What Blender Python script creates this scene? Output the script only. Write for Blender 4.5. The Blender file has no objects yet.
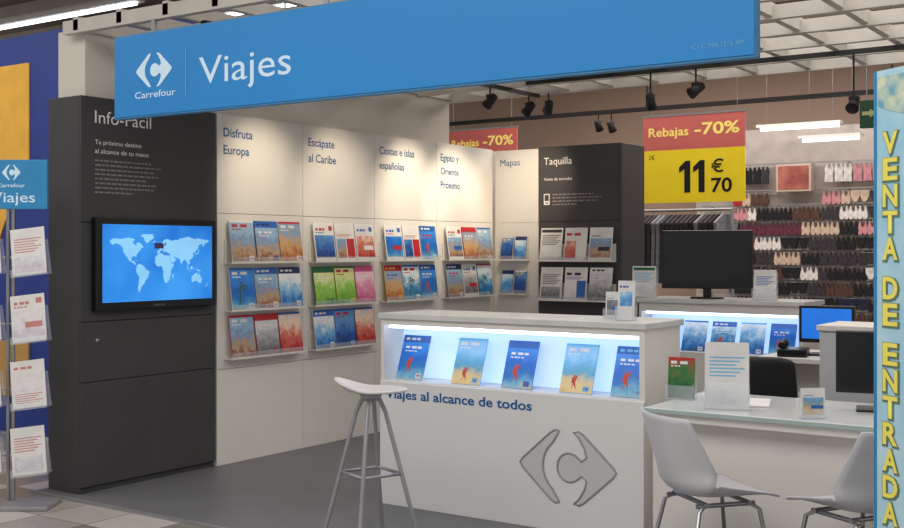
import bpy, math, random
from mathutils import Vector, Matrix
from mathutils.geometry import tessellate_polygon
random.seed(7)
sc = bpy.context.scene
try:
    sc.view_settings.view_transform = 'Standard'
except Exception:
    pass
FL, CX, HY, H = 1144.0, 452.0, 250.0, 1.5
YAW = math.radians(34.6)
cs, sn = math.cos(YAW), math.sin(YAW)
# surveyed positions: where a sight line meets a real vertical plane
def onY(px, py, Y):
    t = (px-CX)/FL; d = Y/(sn*t+cs)
    return d*(cs*t-sn), H+(HY-py)*d/FL
def onX(px, py, X):
    t = (px-CX)/FL; d = X/(cs*t-sn)
    return d*(sn*t+cs), H+(HY-py)*d/FL

# ---------------------------------------------------------------- materials
def lin(c):
    r = []
    for v in c:
        v /= 255.0
        r.append(v/12.92 if v <= 0.04045 else ((v+0.055)/1.055)**2.4)
    return (r[0], r[1], r[2], 1.0)
MATS = {}
def mat(name, col, rough=0.5, metal=0.0, emit=0.0, var=0.06, scale=6.0, alpha=1.0, trans=0.0, bump=0.0, col2=None, spec=0.5):
    if name in MATS: return MATS[name]
    m = bpy.data.materials.new(name); m.use_nodes = True
    nt = m.node_tree; b = nt.nodes['Principled BSDF']
    c = lin(col)
    tc = nt.nodes.new('ShaderNodeTexCoord')
    nz = nt.nodes.new('ShaderNodeTexNoise'); nz.inputs['Scale'].default_value = scale; nz.inputs['Detail'].default_value = 3
    nt.links.new(tc.outputs['Object'], nz.inputs['Vector'])
    rp = nt.nodes.new('ShaderNodeValToRGB')
    if col2 is None:
        c0 = tuple(v*(1-var) for v in c[:3])+(1,); c1 = tuple(min(1, v*(1+var)) for v in c[:3])+(1,)
    else:
        c0 = c; c1 = lin(col2)
    rp.color_ramp.elements[0].color = c0; rp.color_ramp.elements[1].color = c1
    rp.color_ramp.elements[0].position = 0.35; rp.color_ramp.elements[1].position = 0.65
    nt.links.new(nz.outputs['Fac'], rp.inputs['Fac'])
    nt.links.new(rp.outputs['Color'], b.inputs['Base Color'])
    b.inputs['Roughness'].default_value = rough; b.inputs['Metallic'].default_value = metal
    b.inputs['Specular IOR Level'].default_value = spec
    if emit:
        nt.links.new(rp.outputs['Color'], b.inputs['Emission Color']); b.inputs['Emission Strength'].default_value = emit
    if trans: b.inputs['Transmission Weight'].default_value = trans
    if alpha < 1: b.inputs['Alpha'].default_value = alpha
    if bump:
        bp = nt.nodes.new('ShaderNodeBump'); bp.inputs['Strength'].default_value = bump; bp.inputs['Distance'].default_value = 0.01
        nt.links.new(nz.outputs['Fac'], bp.inputs['Height']); nt.links.new(bp.outputs['Normal'], b.inputs['Normal'])
    MATS[name] = m
    return m
def photo_mat(name, cols, scale=16.0, emit=0.0, zw=0.55, zh=0.28, amp=0.7):
    # printed picture: colours listed from the bottom of the page to its top
    if name in MATS: return MATS[name]
    m = bpy.data.materials.new(name); m.use_nodes = True
    nt = m.node_tree; b = nt.nodes['Principled BSDF']
    tc = nt.nodes.new('ShaderNodeTexCoord')
    nz = nt.nodes.new('ShaderNodeTexNoise'); nz.inputs['Scale'].default_value = scale; nz.inputs['Detail'].default_value = 5; nz.inputs['Roughness'].default_value = 0.7
    oi = nt.nodes.new('ShaderNodeObjectInfo')
    ad = nt.nodes.new('ShaderNodeVectorMath'); ad.operation = 'ADD'
    mu = nt.nodes.new('ShaderNodeMath'); mu.operation = 'MULTIPLY'; mu.inputs[1].default_value = 37.0
    nt.links.new(oi.outputs['Random'], mu.inputs[0])
    nt.links.new(tc.outputs['Object'], ad.inputs[0]); nt.links.new(mu.outputs[0], ad.inputs[1])
    nt.links.new(ad.outputs[0], nz.inputs['Vector'])
    sp = nt.nodes.new('ShaderNodeSeparateXYZ'); nt.links.new(tc.outputs['Object'], sp.inputs[0])
    zz = nt.nodes.new('ShaderNodeMath'); zz.operation = 'MULTIPLY'; zz.inputs[1].default_value = zw/zh
    nt.links.new(sp.outputs['Z'], zz.inputs[0])
    na = nt.nodes.new('ShaderNodeMath'); na.operation = 'MULTIPLY_ADD'; na.inputs[1].default_value = amp
    nt.links.new(nz.outputs['Fac'], na.inputs[0]); nt.links.new(zz.outputs[0], na.inputs[2])
    rp = nt.nodes.new('ShaderNodeValToRGB'); cr = rp.color_ramp
    n = len(cols); lo, hi = amp*0.5-0.08, amp*0.5+0.42
    cr.elements[0].position = lo; cr.elements[0].color = lin(cols[0])
    cr.elements[1].position = hi; cr.elements[1].color = lin(cols[-1])
    for i in range(1, n-1):
        e = cr.elements.new(lo+(hi-lo)*i/(n-1)); e.color = lin(cols[i])
    nt.links.new(na.outputs[0], rp.inputs['Fac']); nt.links.new(rp.outputs['Color'], b.inputs['Base Color'])
    b.inputs['Roughness'].default_value = 0.35
    if emit:
        nt.links.new(rp.outputs['Color'], b.inputs['Emission Color']); b.inputs['Emission Strength'].default_value = emit
    MATS[name] = m
    return m

WHITE = mat('white_laminate', (228, 224, 218), 0.6, var=0.01, scale=2, spec=0.15)
WHITE2 = mat('white_upper_wall', (218, 210, 200), 0.7, var=0.02, scale=1.5, spec=0.1)
DARK = mat('charcoal_laminate', (70, 68, 70), 0.6, var=0.05, scale=3, spec=0.3)
BLUE = mat('signage_blue', (28, 130, 200), 0.5, var=0.03, scale=1.0, emit=0.10)
BLUEEDGE = mat('signage_blue_edge', (70, 140, 190), 0.5)
SIGNW = mat('sign_white', (204, 228, 244), 0.5, emit=0.12, var=0.01)
SIGNP = mat('sign_pale_print', (110, 178, 222), 0.5, var=0.01)
TXTBLUE = mat('lettering_blue', (60, 104, 154), 0.9, spec=0.0)
TXTNAVY = mat('lettering_navy', (36, 98, 158), 0.8, spec=0.0)
TXTW = mat('lettering_white', (225, 222, 218), 0.8, emit=0.08, spec=0.0)
TXTG = mat('lettering_grey', (140, 137, 136), 0.8, spec=0.0)
BLACK = mat('black_plastic', (14, 14, 16), 0.3)
BLACKM = mat('black_matte', (24, 24, 25), 0.6)
SCRD = mat('dark_screen', (14, 15, 20), 0.15)
METAL = mat('grey_metal', (165, 166, 170), 0.3, metal=0.85)
METALP = mat('painted_grey_metal', (158, 159, 163), 0.35, metal=0.4)
PLASTW = mat('white_plastic', (198, 199, 204), 0.35, var=0.02)
ACRYL = mat('clear_acrylic', (235, 240, 245), 0.08, alpha=0.18)
PAPER = mat('white_paper', (232, 230, 228), 0.6)
NICHE = mat('lit_niche_panel', (186, 212, 250), 0.5, emit=0.7, var=0.03)
TUBE = mat('fluorescent_tube', (245, 250, 255), 0.4, emit=3.5, var=0.01)
GLASS = mat('glass_top', (222, 225, 225), 0.12, var=0.02)
GLASSE = mat('glass_edge', (168, 188, 182), 0.15, var=0.02)
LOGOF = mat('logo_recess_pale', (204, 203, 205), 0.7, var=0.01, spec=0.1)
LOGOE = mat('logo_edge_shadow_grey', (158, 157, 160), 0.7, spec=0.1)  # grey rim colour stands in for the thin shadow around the emblem relief

# ---------------------------------------------------------------- mesh builder
class MB:
    def __init__(s): s.v = []; s.f = []; s.m = []; s.sm = []
    def add(s, vs, fs, m=0, smooth=False):
        o = len(s.v); s.v += [tuple(v) for v in vs]
        for f in fs:
            s.f.append([i+o for i in f]); s.m.append(m); s.sm.append(smooth)
        return s
    def box(s, x0, x1, y0, y1, z0, z1, m=0):
        vs = [(x0,y0,z0),(x1,y0,z0),(x1,y1,z0),(x0,y1,z0),(x0,y0,z1),(x1,y0,z1),(x1,y1,z1),(x0,y1,z1)]
        return s.add(vs, [(0,3,2,1),(4,5,6,7),(0,1,5,4),(1,2,6,5),(2,3,7,6),(3,0,4,7)], m)
    def rect(s, x0, x1, z0, z1, y, m=0):
        return s.add([(x0,y,z0),(x1,y,z0),(x1,y,z1),(x0,y,z1)], [(0,1,2,3)], m)
    def prism(s, pts, y0, y1, m=0):
        n = len(pts)
        tris = tessellate_polygon([[Vector((p[0], p[1], 0)) for p in pts]])
        vs = [(p[0], y0, p[1]) for p in pts]+[(p[0], y1, p[1]) for p in pts]
        fs = [tuple(t) for t in tris]+[tuple(i+n for i in reversed(t)) for t in tris]
        fs += [(i, (i+1) % n, (i+1) % n+n, i+n) for i in range(n)]
        return s.add(vs, fs, m)
    def tube(s, path, r, m=0, seg=10, closed=False, caps=True):
        P = [Vector(p) for p in path]; n = len(P); rings = []
        up0 = None
        for i in range(n):
            if closed: t = (P[(i+1) % n]-P[i-1]).normalized()
            elif i == 0: t = (P[1]-P[0]).normalized()
            elif i == n-1: t = (P[-1]-P[-2]).normalized()
            else: t = (P[i+1]-P[i-1]).normalized()
            a = Vector((0,0,1)) if abs(t.z) < 0.95 else Vector((1,0,0))
            if up0 is not None: a = up0
            sx = t.cross(a)
            if sx.length < 1e-4: sx = t.cross(Vector((0,1,0)))
            sx.normalize(); sy = t.cross(sx).normalized(); up0 = -sy
            rr = r[i] if isinstance(r, (list, tuple)) else r
            rings.append([P[i]+sx*(rr*math.cos(2*math.pi*k/seg))+sy*(rr*math.sin(2*math.pi*k/seg)) for k in range(seg)])
        vs = [v for ring in rings for v in ring]; fs = []
        for i in range(n if closed else n-1):
            j = (i+1) % n
            for k in range(seg):
                fs.append((i*seg+k, i*seg+(k+1) % seg, j*seg+(k+1) % seg, j*seg+k))
        s.add(vs, fs, m, True)
        if caps and not closed:
            s.add(rings[0], [tuple(range(seg))], m); s.add(rings[-1], [tuple(range(seg))], m)
        return s
    def lathe(s, prof, m=0, seg=28, c=(0,0)):
        vs = []; fs = []
        for (r, z) in prof:
            for k in range(seg):
                a = 2*math.pi*k/seg; vs.append((c[0]+r*math.cos(a), c[1]+r*math.sin(a), z))
        for i in range(len(prof)-1):
            for k in range(seg):
                fs.append((i*seg+k, i*seg+(k+1) % seg, (i+1)*seg+(k+1) % seg, (i+1)*seg+k))
        fs.append(tuple(range(seg))); fs.append(tuple((len(prof)-1)*seg+k for k in range(seg)))
        return s.add(vs, fs, m, True)
    def grid(s, fn, nu, nv, m=0):
        vs = [fn(i/nu, j/nv) for j in range(nv+1) for i in range(nu+1)]
        fs = [(j*(nu+1)+i, j*(nu+1)+i+1, (j+1)*(nu+1)+i+1, (j+1)*(nu+1)+i) for j in range(nv) for i in range(nu)]
        return s.add(vs, fs, m, True)
    def mesh(s, name, mats):
        me = bpy.data.meshes.new(name); me.from_pydata(s.v, [], s.f)
        for mm in mats: me.materials.append(mm)
        for i, p in enumerate(me.polygons):
            p.material_index = s.m[i]; p.use_smooth = s.sm[i]
        import bmesh
        bm = bmesh.new(); bm.from_mesh(me); bmesh.ops.recalc_face_normals(bm, faces=bm.faces); bm.to_mesh(me); bm.free()
        me.update(); return me
    def obj(s, name, mats, parent=None, loc=(0,0,0), rot=(0,0,0), bevel=0.0, solid=0.0, sub=0):
        if not isinstance(mats, (list, tuple)): mats = [mats]
        return link(name, s.mesh(name, mats), parent, loc, rot, bevel, solid, sub)
def link(name, me, parent=None, loc=(0,0,0), rot=(0,0,0), bevel=0.0, solid=0.0, sub=0):
    o = bpy.data.objects.new(name, me); sc.collection.objects.link(o)
    o.location = loc; o.rotation_euler = rot
    if parent: o.parent = parent
    if solid:
        md = o.modifiers.new('solid', 'SOLIDIFY'); md.thickness = solid; md.offset = 0
    if sub:
        md = o.modifiers.new('sub', 'SUBSURF'); md.levels = sub; md.render_levels = sub
    if bevel:
        md = o.modifiers.new('bev', 'BEVEL'); md.width = bevel; md.segments = 2; md.limit_method = 'ANGLE'
    return o
def tag(o, label, cat, group=None):
    o['label'] = label; o['category'] = cat
    if group: o['group'] = group
    return o
def root(name, label, cat, loc=(0,0,0), rz=0.0, group=None):
    o = bpy.data.objects.new(name, None); sc.collection.objects.link(o)
    o.empty_display_size = 0.1; o.location = loc; o.rotation_euler = (0, 0, rz)
    return tag(o, label, cat, group)
def struct(o): o['kind'] = 'structure'; return o

def text_mesh(s, cap, width=None, align='L', bold=0.0, spacing=1.0, depth=0.0):
    cu = bpy.data.curves.new('txt', 'FONT'); cu.body = s; cu.size = cap/0.7; cu.offset = bold*cap; cu.space_character = spacing
    cu.extrude = depth
    cu.resolution_u = 3
    o = bpy.data.objects.new('txt', cu); sc.collection.objects.link(o)
    dg = bpy.context.evaluated_depsgraph_get(); dg.update()
    me = bpy.data.meshes.new_from_object(o.evaluated_get(dg))
    bpy.data.objects.remove(o); bpy.data.curves.remove(cu)
    xs = [v.co.x for v in me.vertices]
    x0, x1 = min(xs), max(xs)
    k = (width/(x1-x0)) if width else 1.0
    w = (x1-x0)*k
    off = {'L': 0, 'C': -w/2, 'R': -w}[align]
    for v in me.vertices:
        x, y, z = v.co
        v.co = ((x-x0)*k+off, -z, y)
    me.update()
    return me
def text(s, parent, x, z, y, cap, m, width=None, align='L', bold=0.0, name='lettering', spacing=1.0, rot=(0,0,0)):
    me = text_mesh(s, cap, width, align, bold, spacing); me.name = name; me.materials.clear(); me.materials.append(m)
    return link(name, me, parent, (x, y, z), rot)

# two-piece arrow emblem with a C in the gap
def arc(cx, cy, rx, ry, a0, a1, n):
    return [(cx+rx*math.cos(math.radians(a0+(a1-a0)*i/n)), cy+ry*math.sin(math.radians(a0+(a1-a0)*i/n))) for i in range(n+1)]
LOGO_L = [(-0.16,0.74),(-0.24,0.76),(-0.34,0.70),(-0.93,0.10),(-0.99,0.0),(-0.93,-0.10),(-0.34,-0.70),(-0.24,-0.76),(-0.16,-0.74)] + \
         [(-0.20,-0.66)]+arc(0.0,0.0,0.50,0.60,232,128,12)+[(-0.20,0.66)]
LOGO_R = [(0.14,0.74),(0.24,0.76),(0.34,0.70),(0.93,0.10),(0.99,0.0),(0.93,-0.10),(0.34,-0.70),(0.24,-0.76),(0.14,-0.74),(0.24,-0.64),(0.36,-0.42),(0.40,-0.24),(0.30,-0.15)] + \
         arc(0.05,0.0,0.25,0.30,-60,-300,12)+[(0.30,0.15),(0.40,0.24),(0.36,0.42),(0.24,0.64)]
def logo(parent, x, z, y, w, h, m, th=0.0015, mr=None, name='emblem'):
    b = MB()
    b.prism([(p[0]*w/2, p[1]*h/1.5) for p in LOGO_L], 0, -th, 0)
    b.prism([(p[0]*w/2, p[1]*h/1.5) for p in LOGO_R], 0, -th, 1)
    return b.obj(name, [m, mr or m], parent, (x, y, z))
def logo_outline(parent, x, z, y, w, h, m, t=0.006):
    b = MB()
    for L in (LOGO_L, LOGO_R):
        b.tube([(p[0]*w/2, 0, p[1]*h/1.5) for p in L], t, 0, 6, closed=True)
    return b.obj('emblem_edge_shadow', m, parent, (x, y, z))

# ---------------------------------------------------------------- setting
def floor_material():
    m = bpy.data.materials.new('terrazzo_tiles'); m.use_nodes = True
    nt = m.node_tree; b = nt.nodes['Principled BSDF']
    tc = nt.nodes.new('ShaderNodeTexCoord')
    br = nt.nodes.new('ShaderNodeTexBrick'); br.offset = 0; br.inputs['Scale'].default_value = 1.0
    br.inputs['Brick Width'].default_value = 0.4; br.inputs['Row Height'].default_value = 0.4; br.inputs['Mortar Size'].default_value = 0.004
    br.inputs['Color1'].default_value = lin((218,212,206)); br.inputs['Color2'].default_value = lin((138,132,126)); br.inputs['Mortar'].default_value = lin((120,114,108))
    nz = nt.nodes.new('ShaderNodeTexNoise'); nz.inputs['Scale'].default_value = 60
    mx = nt.nodes.new('ShaderNodeMixRGB'); mx.blend_type = 'MULTIPLY'; mx.inputs['Fac'].default_value = 0.3
    nt.links.new(tc.outputs['Object'], br.inputs['Vector']); nt.links.new(tc.outputs['Object'], nz.inputs['Vector'])
    nt.links.new(br.outputs['Color'], mx.inputs['Color1']); nt.links.new(nz.outputs['Fac'], mx.inputs['Color2'])
    nt.links.new(mx.outputs['Color'], b.inputs['Base Color']); b.inputs['Roughness'].default_value = 0.25
    return m
b = MB().box(-14, 6, -4, 16, -0.1, 0.0); struct(b.obj('floor', floor_material()))
KFL = mat('grey_carpet_tile', (106, 106, 110), 0.45, var=0.06, scale=3)
b = MB().box(-6.15, 0.4, 4.36, 9.7, 0.0, 0.012); struct(b.obj('trim_1', KFL))
b = MB().box(-6.15, 0.4, 4.33, 4.36, 0.0, 0.014); struct(b.obj('trim_2', mat('floor_edge_strip', (150,150,152), 0.4, metal=0.4)))
CEIL = mat('store_ceiling', (124, 112, 100), 0.9, var=0.08, scale=0.7)
b = MB().box(-14, 6, -4, 16, 4.1, 4.2); struct(b.obj('ceiling', CEIL))
n = 3
for i in range(14):
    y = 2.6+i*0.95
    b = MB().box(-14, 6, y, y+0.12, 3.98, 4.1); struct(b.obj('trim_%d' % n, mat('ceiling_beam_white', (196,188,178), 0.7))); n += 1
struct(MB().box(-14, 6, 14.0, 14.15, 0, 4.1).obj('wall_back', mat('store_wall_beige', (190, 162, 146), 0.8, var=0.05, scale=1)))
struct(MB().box(-5.4, 2, 13.0, 13.1, 0, 2.9).obj('wall_display', mat('display_wall_pale', (186, 174, 168), 0.7, var=0.1, scale=6)))
# neighbouring blue shop wall
YB = 5.7
struct(MB().box(-11, -6.2, YB, YB+0.1, 0, 3.25).obj('wall_left', mat('deep_blue_wall', (34, 58, 142), 0.6, var=0.08)))
xo, zo = onY(30, 60, YB)
pts = [(-11, 3.02), (xo, 3.02), (xo, 1.95)]+[(xo-0.5*math.sin(math.radians(a)), 1.95-0.9*(1-math.cos(math.radians(a)))) for a in range(10, 91, 10)]+[(-11, 1.05)]
struct(MB().prism(pts, YB-0.012, YB, 0).obj('trim_30', mat('mustard_panel', (234, 176, 62), 0.6, emit=0.03)))
struct(MB().box(-11, xo, YB-0.015, YB, 0.3, 0.75).obj('trim_31', mat('lower_mustard', (196, 152, 84), 0.6)))
struct(MB().box(-6.1, -5.84, 4.5, 8.42, 2.445, 2.86).obj('wall_upper', WHITE2))
struct(MB().box(-6.1, -5.86, 5.56, 9.3, 0, 2.44).obj('wall_left_kiosk', WHITE2))

# ---------------------------------------------------------------- information unit (charcoal)
XW = -5.80
y0 = 4.44; y1 = 5.55
u = root('information_unit', 'tall charcoal information unit with white lettering beside panel wall', 'display unit', (XW, y0, 0.012), math.pi/2)
W = y1-y0
b = MB(); b.box(0, W, 0.02, 0.32, 0.0, 2.43); b.obj('body', DARK, u, bevel=0.004)
b = MB(); b.box(0.0, W-0.003, 0, 0.018, 1.66, 2.43); b.obj('upper_panel', DARK, u, bevel=0.003)
b = MB(); b.box(0.0, W-0.003, 0, 0.018, 1.05, 1.655); b.obj('screen_panel', DARK, u, bevel=0.003)
b = MB(); b.box(0.0, W-0.003, 0, 0.018, 0.68, 1.045); b.obj('drawer_front', DARK, u, bevel=0.003)
b = MB(); b.box(0.0, W-0.003, 0, 0.018, 0.04, 0.675); b.obj('door', DARK, u, bevel=0.003)
MB().lathe([(0.0,0),(0.014,0),(0.014,0.006),(0.0,0.006)]).obj('lock', METAL, u, (0.12, 0.0, 0.93), (math.pi/2, 0, 0))
text('Info-Fácil', u, 0.1, 2.27, -0.003, 0.078, TXTW, width=0.44)
text('Tu próximo destino', u, 0.1, 2.14, -0.003, 0.028, TXTW, width=0.36)
text('al alcance de tu mano', u, 0.1, 2.085, -0.003, 0.028, TXTW, width=0.42)
b = MB()
for i in range(8):
    x = 0.1
    zz = 2.035-i*0.028
    end = 0.1+[0.44,0.52,0.47,0.5,0.40,0.49,0.46,0.3][i]
    while x < end:
        w = random.uniform(0.018, 0.05); b.rect(x, min(x+w, end), zz, zz+0.010, -0.003); x += w+0.008
b.obj('small_print', TXTG, u)

# TV on the unit
ya, _ = onX(96, 264, XW+0.05); yb, _ = onX(216, 264, XW+0.05)
TW = yb-ya; tvz = 1.125; TH = 0.575
tv = root('wall_television', 'black flat television showing blue world map on charcoal unit', 'television', (XW+0.002, ya, tvz), math.pi/2)
b = MB(); b.box(0, TW, -0.05, -0.003, 0, TH); b.obj('bezel', BLACK, tv, bevel=0.006)
b = MB(); b.rect(0.045, TW-0.04, 0.05, TH-0.04, -0.0515); b.obj('screen', mat('screen_blue', (18, 104, 196), 0.3, emit=0.8, col2=(52,142,222), scale=2.5), tv)
text('SAMSUNG', tv, TW/2, 0.016, -0.0512, 0.014, TXTG, align='C')
CONT = [
 [(-168,66),(-156,71),(-128,70),(-110,73),(-95,72),(-85,69),(-93,62),(-86,57),(-80,55),(-79,62),(-70,62),(-62,57),(-56,50),(-66,49),(-63,45),(-70,43),(-75,38),(-81,31),(-81,25),(-84,30),(-90,30),(-97,27),(-96,19),(-91,18),(-88,21),(-87,16),(-83,14),(-82,9),(-78,8),(-85,10),(-92,14),(-105,20),(-112,30),(-110,23),(-117,33),(-124,41),(-124,48),(-134,57),(-150,60),(-158,56),(-164,60)],
 [(-55,82),(-25,82),(-20,72),(-33,67),(-44,60),(-52,66),(-56,74),(-66,78)],
 [(-78,8),(-72,12),(-62,10),(-51,4),(-50,0),(-44,-3),(-35,-7),(-39,-14),(-41,-22),(-48,-26),(-53,-34),(-58,-38),(-63,-42),(-66,-48),(-69,-52),(-68,-55),(-74,-52),(-75,-45),(-72,-32),(-70,-18),(-77,-12),(-81,-5),(-80,1)],
 [(-16,28),(-10,32),(-6,35),(3,37),(10,37),(11,33),(20,32),(32,31),(35,24),(39,16),(43,11),(51,12),(48,5),(42,-2),(39,-7),(40,-15),(35,-21),(35,-25),(31,-30),(26,-34),(18,-34),(15,-27),(12,-18),(13,-8),(9,-1),(9,4),(4,6),(-5,5),(-10,6),(-17,14),(-16,21)],
 [(-9,37),(-9,43),(-1,44),(-2,48),(3,51),(8,54),(10,57),(12,55),(20,55),(24,59),(22,61),(21,65),(17,61),(16,57),(12,58),(6,58),(5,61),(12,66),(18,70),(28,71),(40,67),(45,67),(55,69),(68,69),(70,73),(80,73),(90,75),(105,77),(113,74),(130,71),(140,73),(160,70),(178,69),(178,64),(163,60),(162,56),(157,51),(156,58),(150,59),(140,55),(140,49),(131,43),(128,40),(129,36),(126,34),(125,38),(121,39),(119,36),(122,31),(119,25),(110,21),(106,19),(109,12),(105,9),(101,13),(103,2),(99,8),(98,15),(94,17),(90,22),(86,20),(80,14),(78,8),(74,15),(72,21),(67,24),(57,26),(50,30),(52,25),(59,22),(52,16),(44,13),(38,21),(34,29),(36,36),(28,37),(27,40),(23,38),(20,41),(14,45),(18,40),(16,38),(12,42),(8,44),(3,43),(0,38),(-5,36)],
 [(114,-22),(122,-17),(127,-14),(131,-12),(136,-12),(136,-15),(141,-17),(142,-11),(146,-18),(150,-23),(153,-28),(150,-37),(144,-38),(138,-34),(131,-31),(124,-33),(116,-35),(115,-30)],
 [(-5,50),(1,51),(0,54),(-3,58),(-6,57),(-3,54)],[(-10,52),(-6,52),(-6,55),(-9,55)],[(131,32),(140,35),(142,42),(145,44),(140,45),(139,38),(132,35)],[(96,5),(101,2),(105,-5),(102,-4)],[(105,-6),(115,-8),(110,-8.5)],[(110,2),(117,6),(118,2),(116,-4),(111,-2)],[(120,1),(124,1),(122,-5)],[(131,-2),(145,-5),(150,-10),(144,-8),(138,-8)],[(44,-16),(49,-13),(50,-15),(47,-25),(44,-23)],[(-85,22),(-75,20),(-77,19)],[(166,-45),(174,-40),(176,-37),(178,-38),(172,-44),(168,-47)],[(-24,65),(-14,66),(-16,63),(-22,63)]]
b = MB()
mw = TW-0.14; mh = TH-0.17
for c in CONT:
    b.prism([(TW/2+p[0]/180*mw/2, TH/2+(p[1]-12)/75*mh/2) for p in c], -0.0525, -0.0535)
b.obj('world_map', mat('map_pale_blue', (132, 194, 236), 0.4, emit=0.7), tv)
MB().box(TW/2-0.045, TW/2+0.03, -0.0555, -0.0545, TH-0.19, TH-0.155).obj('menu_bar', mat('menu_dark', (60, 50, 90), 0.4, emit=0.2), tv)

# ---------------------------------------------------------------- brochures
PAL = {
 'brown': photo_mat('cover_city', [(70,50,45),(150,100,70),(190,160,130),(120,150,190),(150,185,215)], 24),
 'sea': photo_mat('cover_sea', [(215,195,150),(70,150,180),(40,120,185),(130,185,222),(225,235,240)]),
 'sky': photo_mat('cover_sky', [(50,80,110),(40,120,200),(130,190,232),(235,240,245)]),
 'red': photo_mat('cover_red', [(90,40,40),(190,40,45),(215,120,100),(240,210,190)], 22),
 'green': photo_mat('cover_green', [(40,110,60),(120,180,60),(150,205,90),(220,230,160)]),
 'dgreen': photo_mat('cover_dark_green', [(20,60,35),(30,95,55),(60,120,60),(180,60,50)], 22),
 'pink': photo_mat('cover_pink', [(160,50,90),(215,110,150),(230,150,180),(245,200,215)]),
 'gold': photo_mat('cover_sand', [(190,150,100),(222,196,140),(110,160,190),(130,185,225),(170,205,230)]),
 'azure': photo_mat('cover_azure', [(228,196,140),(120,185,215),(30,120,200),(20,105,205),(50,140,228)], 10, amp=0.4),
 'beach': photo_mat('cover_beach', [(205,170,110),(236,208,150),(226,200,150),(90,170,205),(110,180,228),(150,205,242)], scale=10, amp=0.35),
 'desert': photo_mat('cover_desert', [(110,60,40),(190,120,70),(215,170,110),(140,165,195)], 22),
 'navy': photo_mat('cover_navy', [(15,30,80),(30,80,160),(90,150,210)]),
 'grey': photo_mat('cover_grey', [(60,60,65),(140,140,145),(215,215,220)]),
 'white': photo_mat('cover_white', [(200,200,205),(235,235,235),(240,240,240)]),
 'pale': photo_mat('cover_pale', [(215,170,165),(205,205,215),(235,232,232),(225,220,222)], 26),
}
SOL = {'w': PAPER, 'b': mat('print_blue', (30,100,185), 0.4), 'r': mat('print_red', (190,30,45), 0.4), 'g': mat('print_green', (30,110,60), 0.4),
       'y': mat('print_yellow', (235,200,60), 0.4), 'k': mat('print_black', (40,40,45), 0.4), 'p': mat('print_pink', (215,90,140), 0.4), 'c': mat('print_cyan', (110,190,230), 0.4), 'n': mat('print_navy', (20,40,100), 0.4), 'l': mat('print_rose', (206,130,128), 0.5)}
PALM = mat('print_palm_green', (50, 96, 62), 0.5)
FIG = mat('print_figure_red', (196, 70, 52), 0.5)
BCACHE = {}
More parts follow.
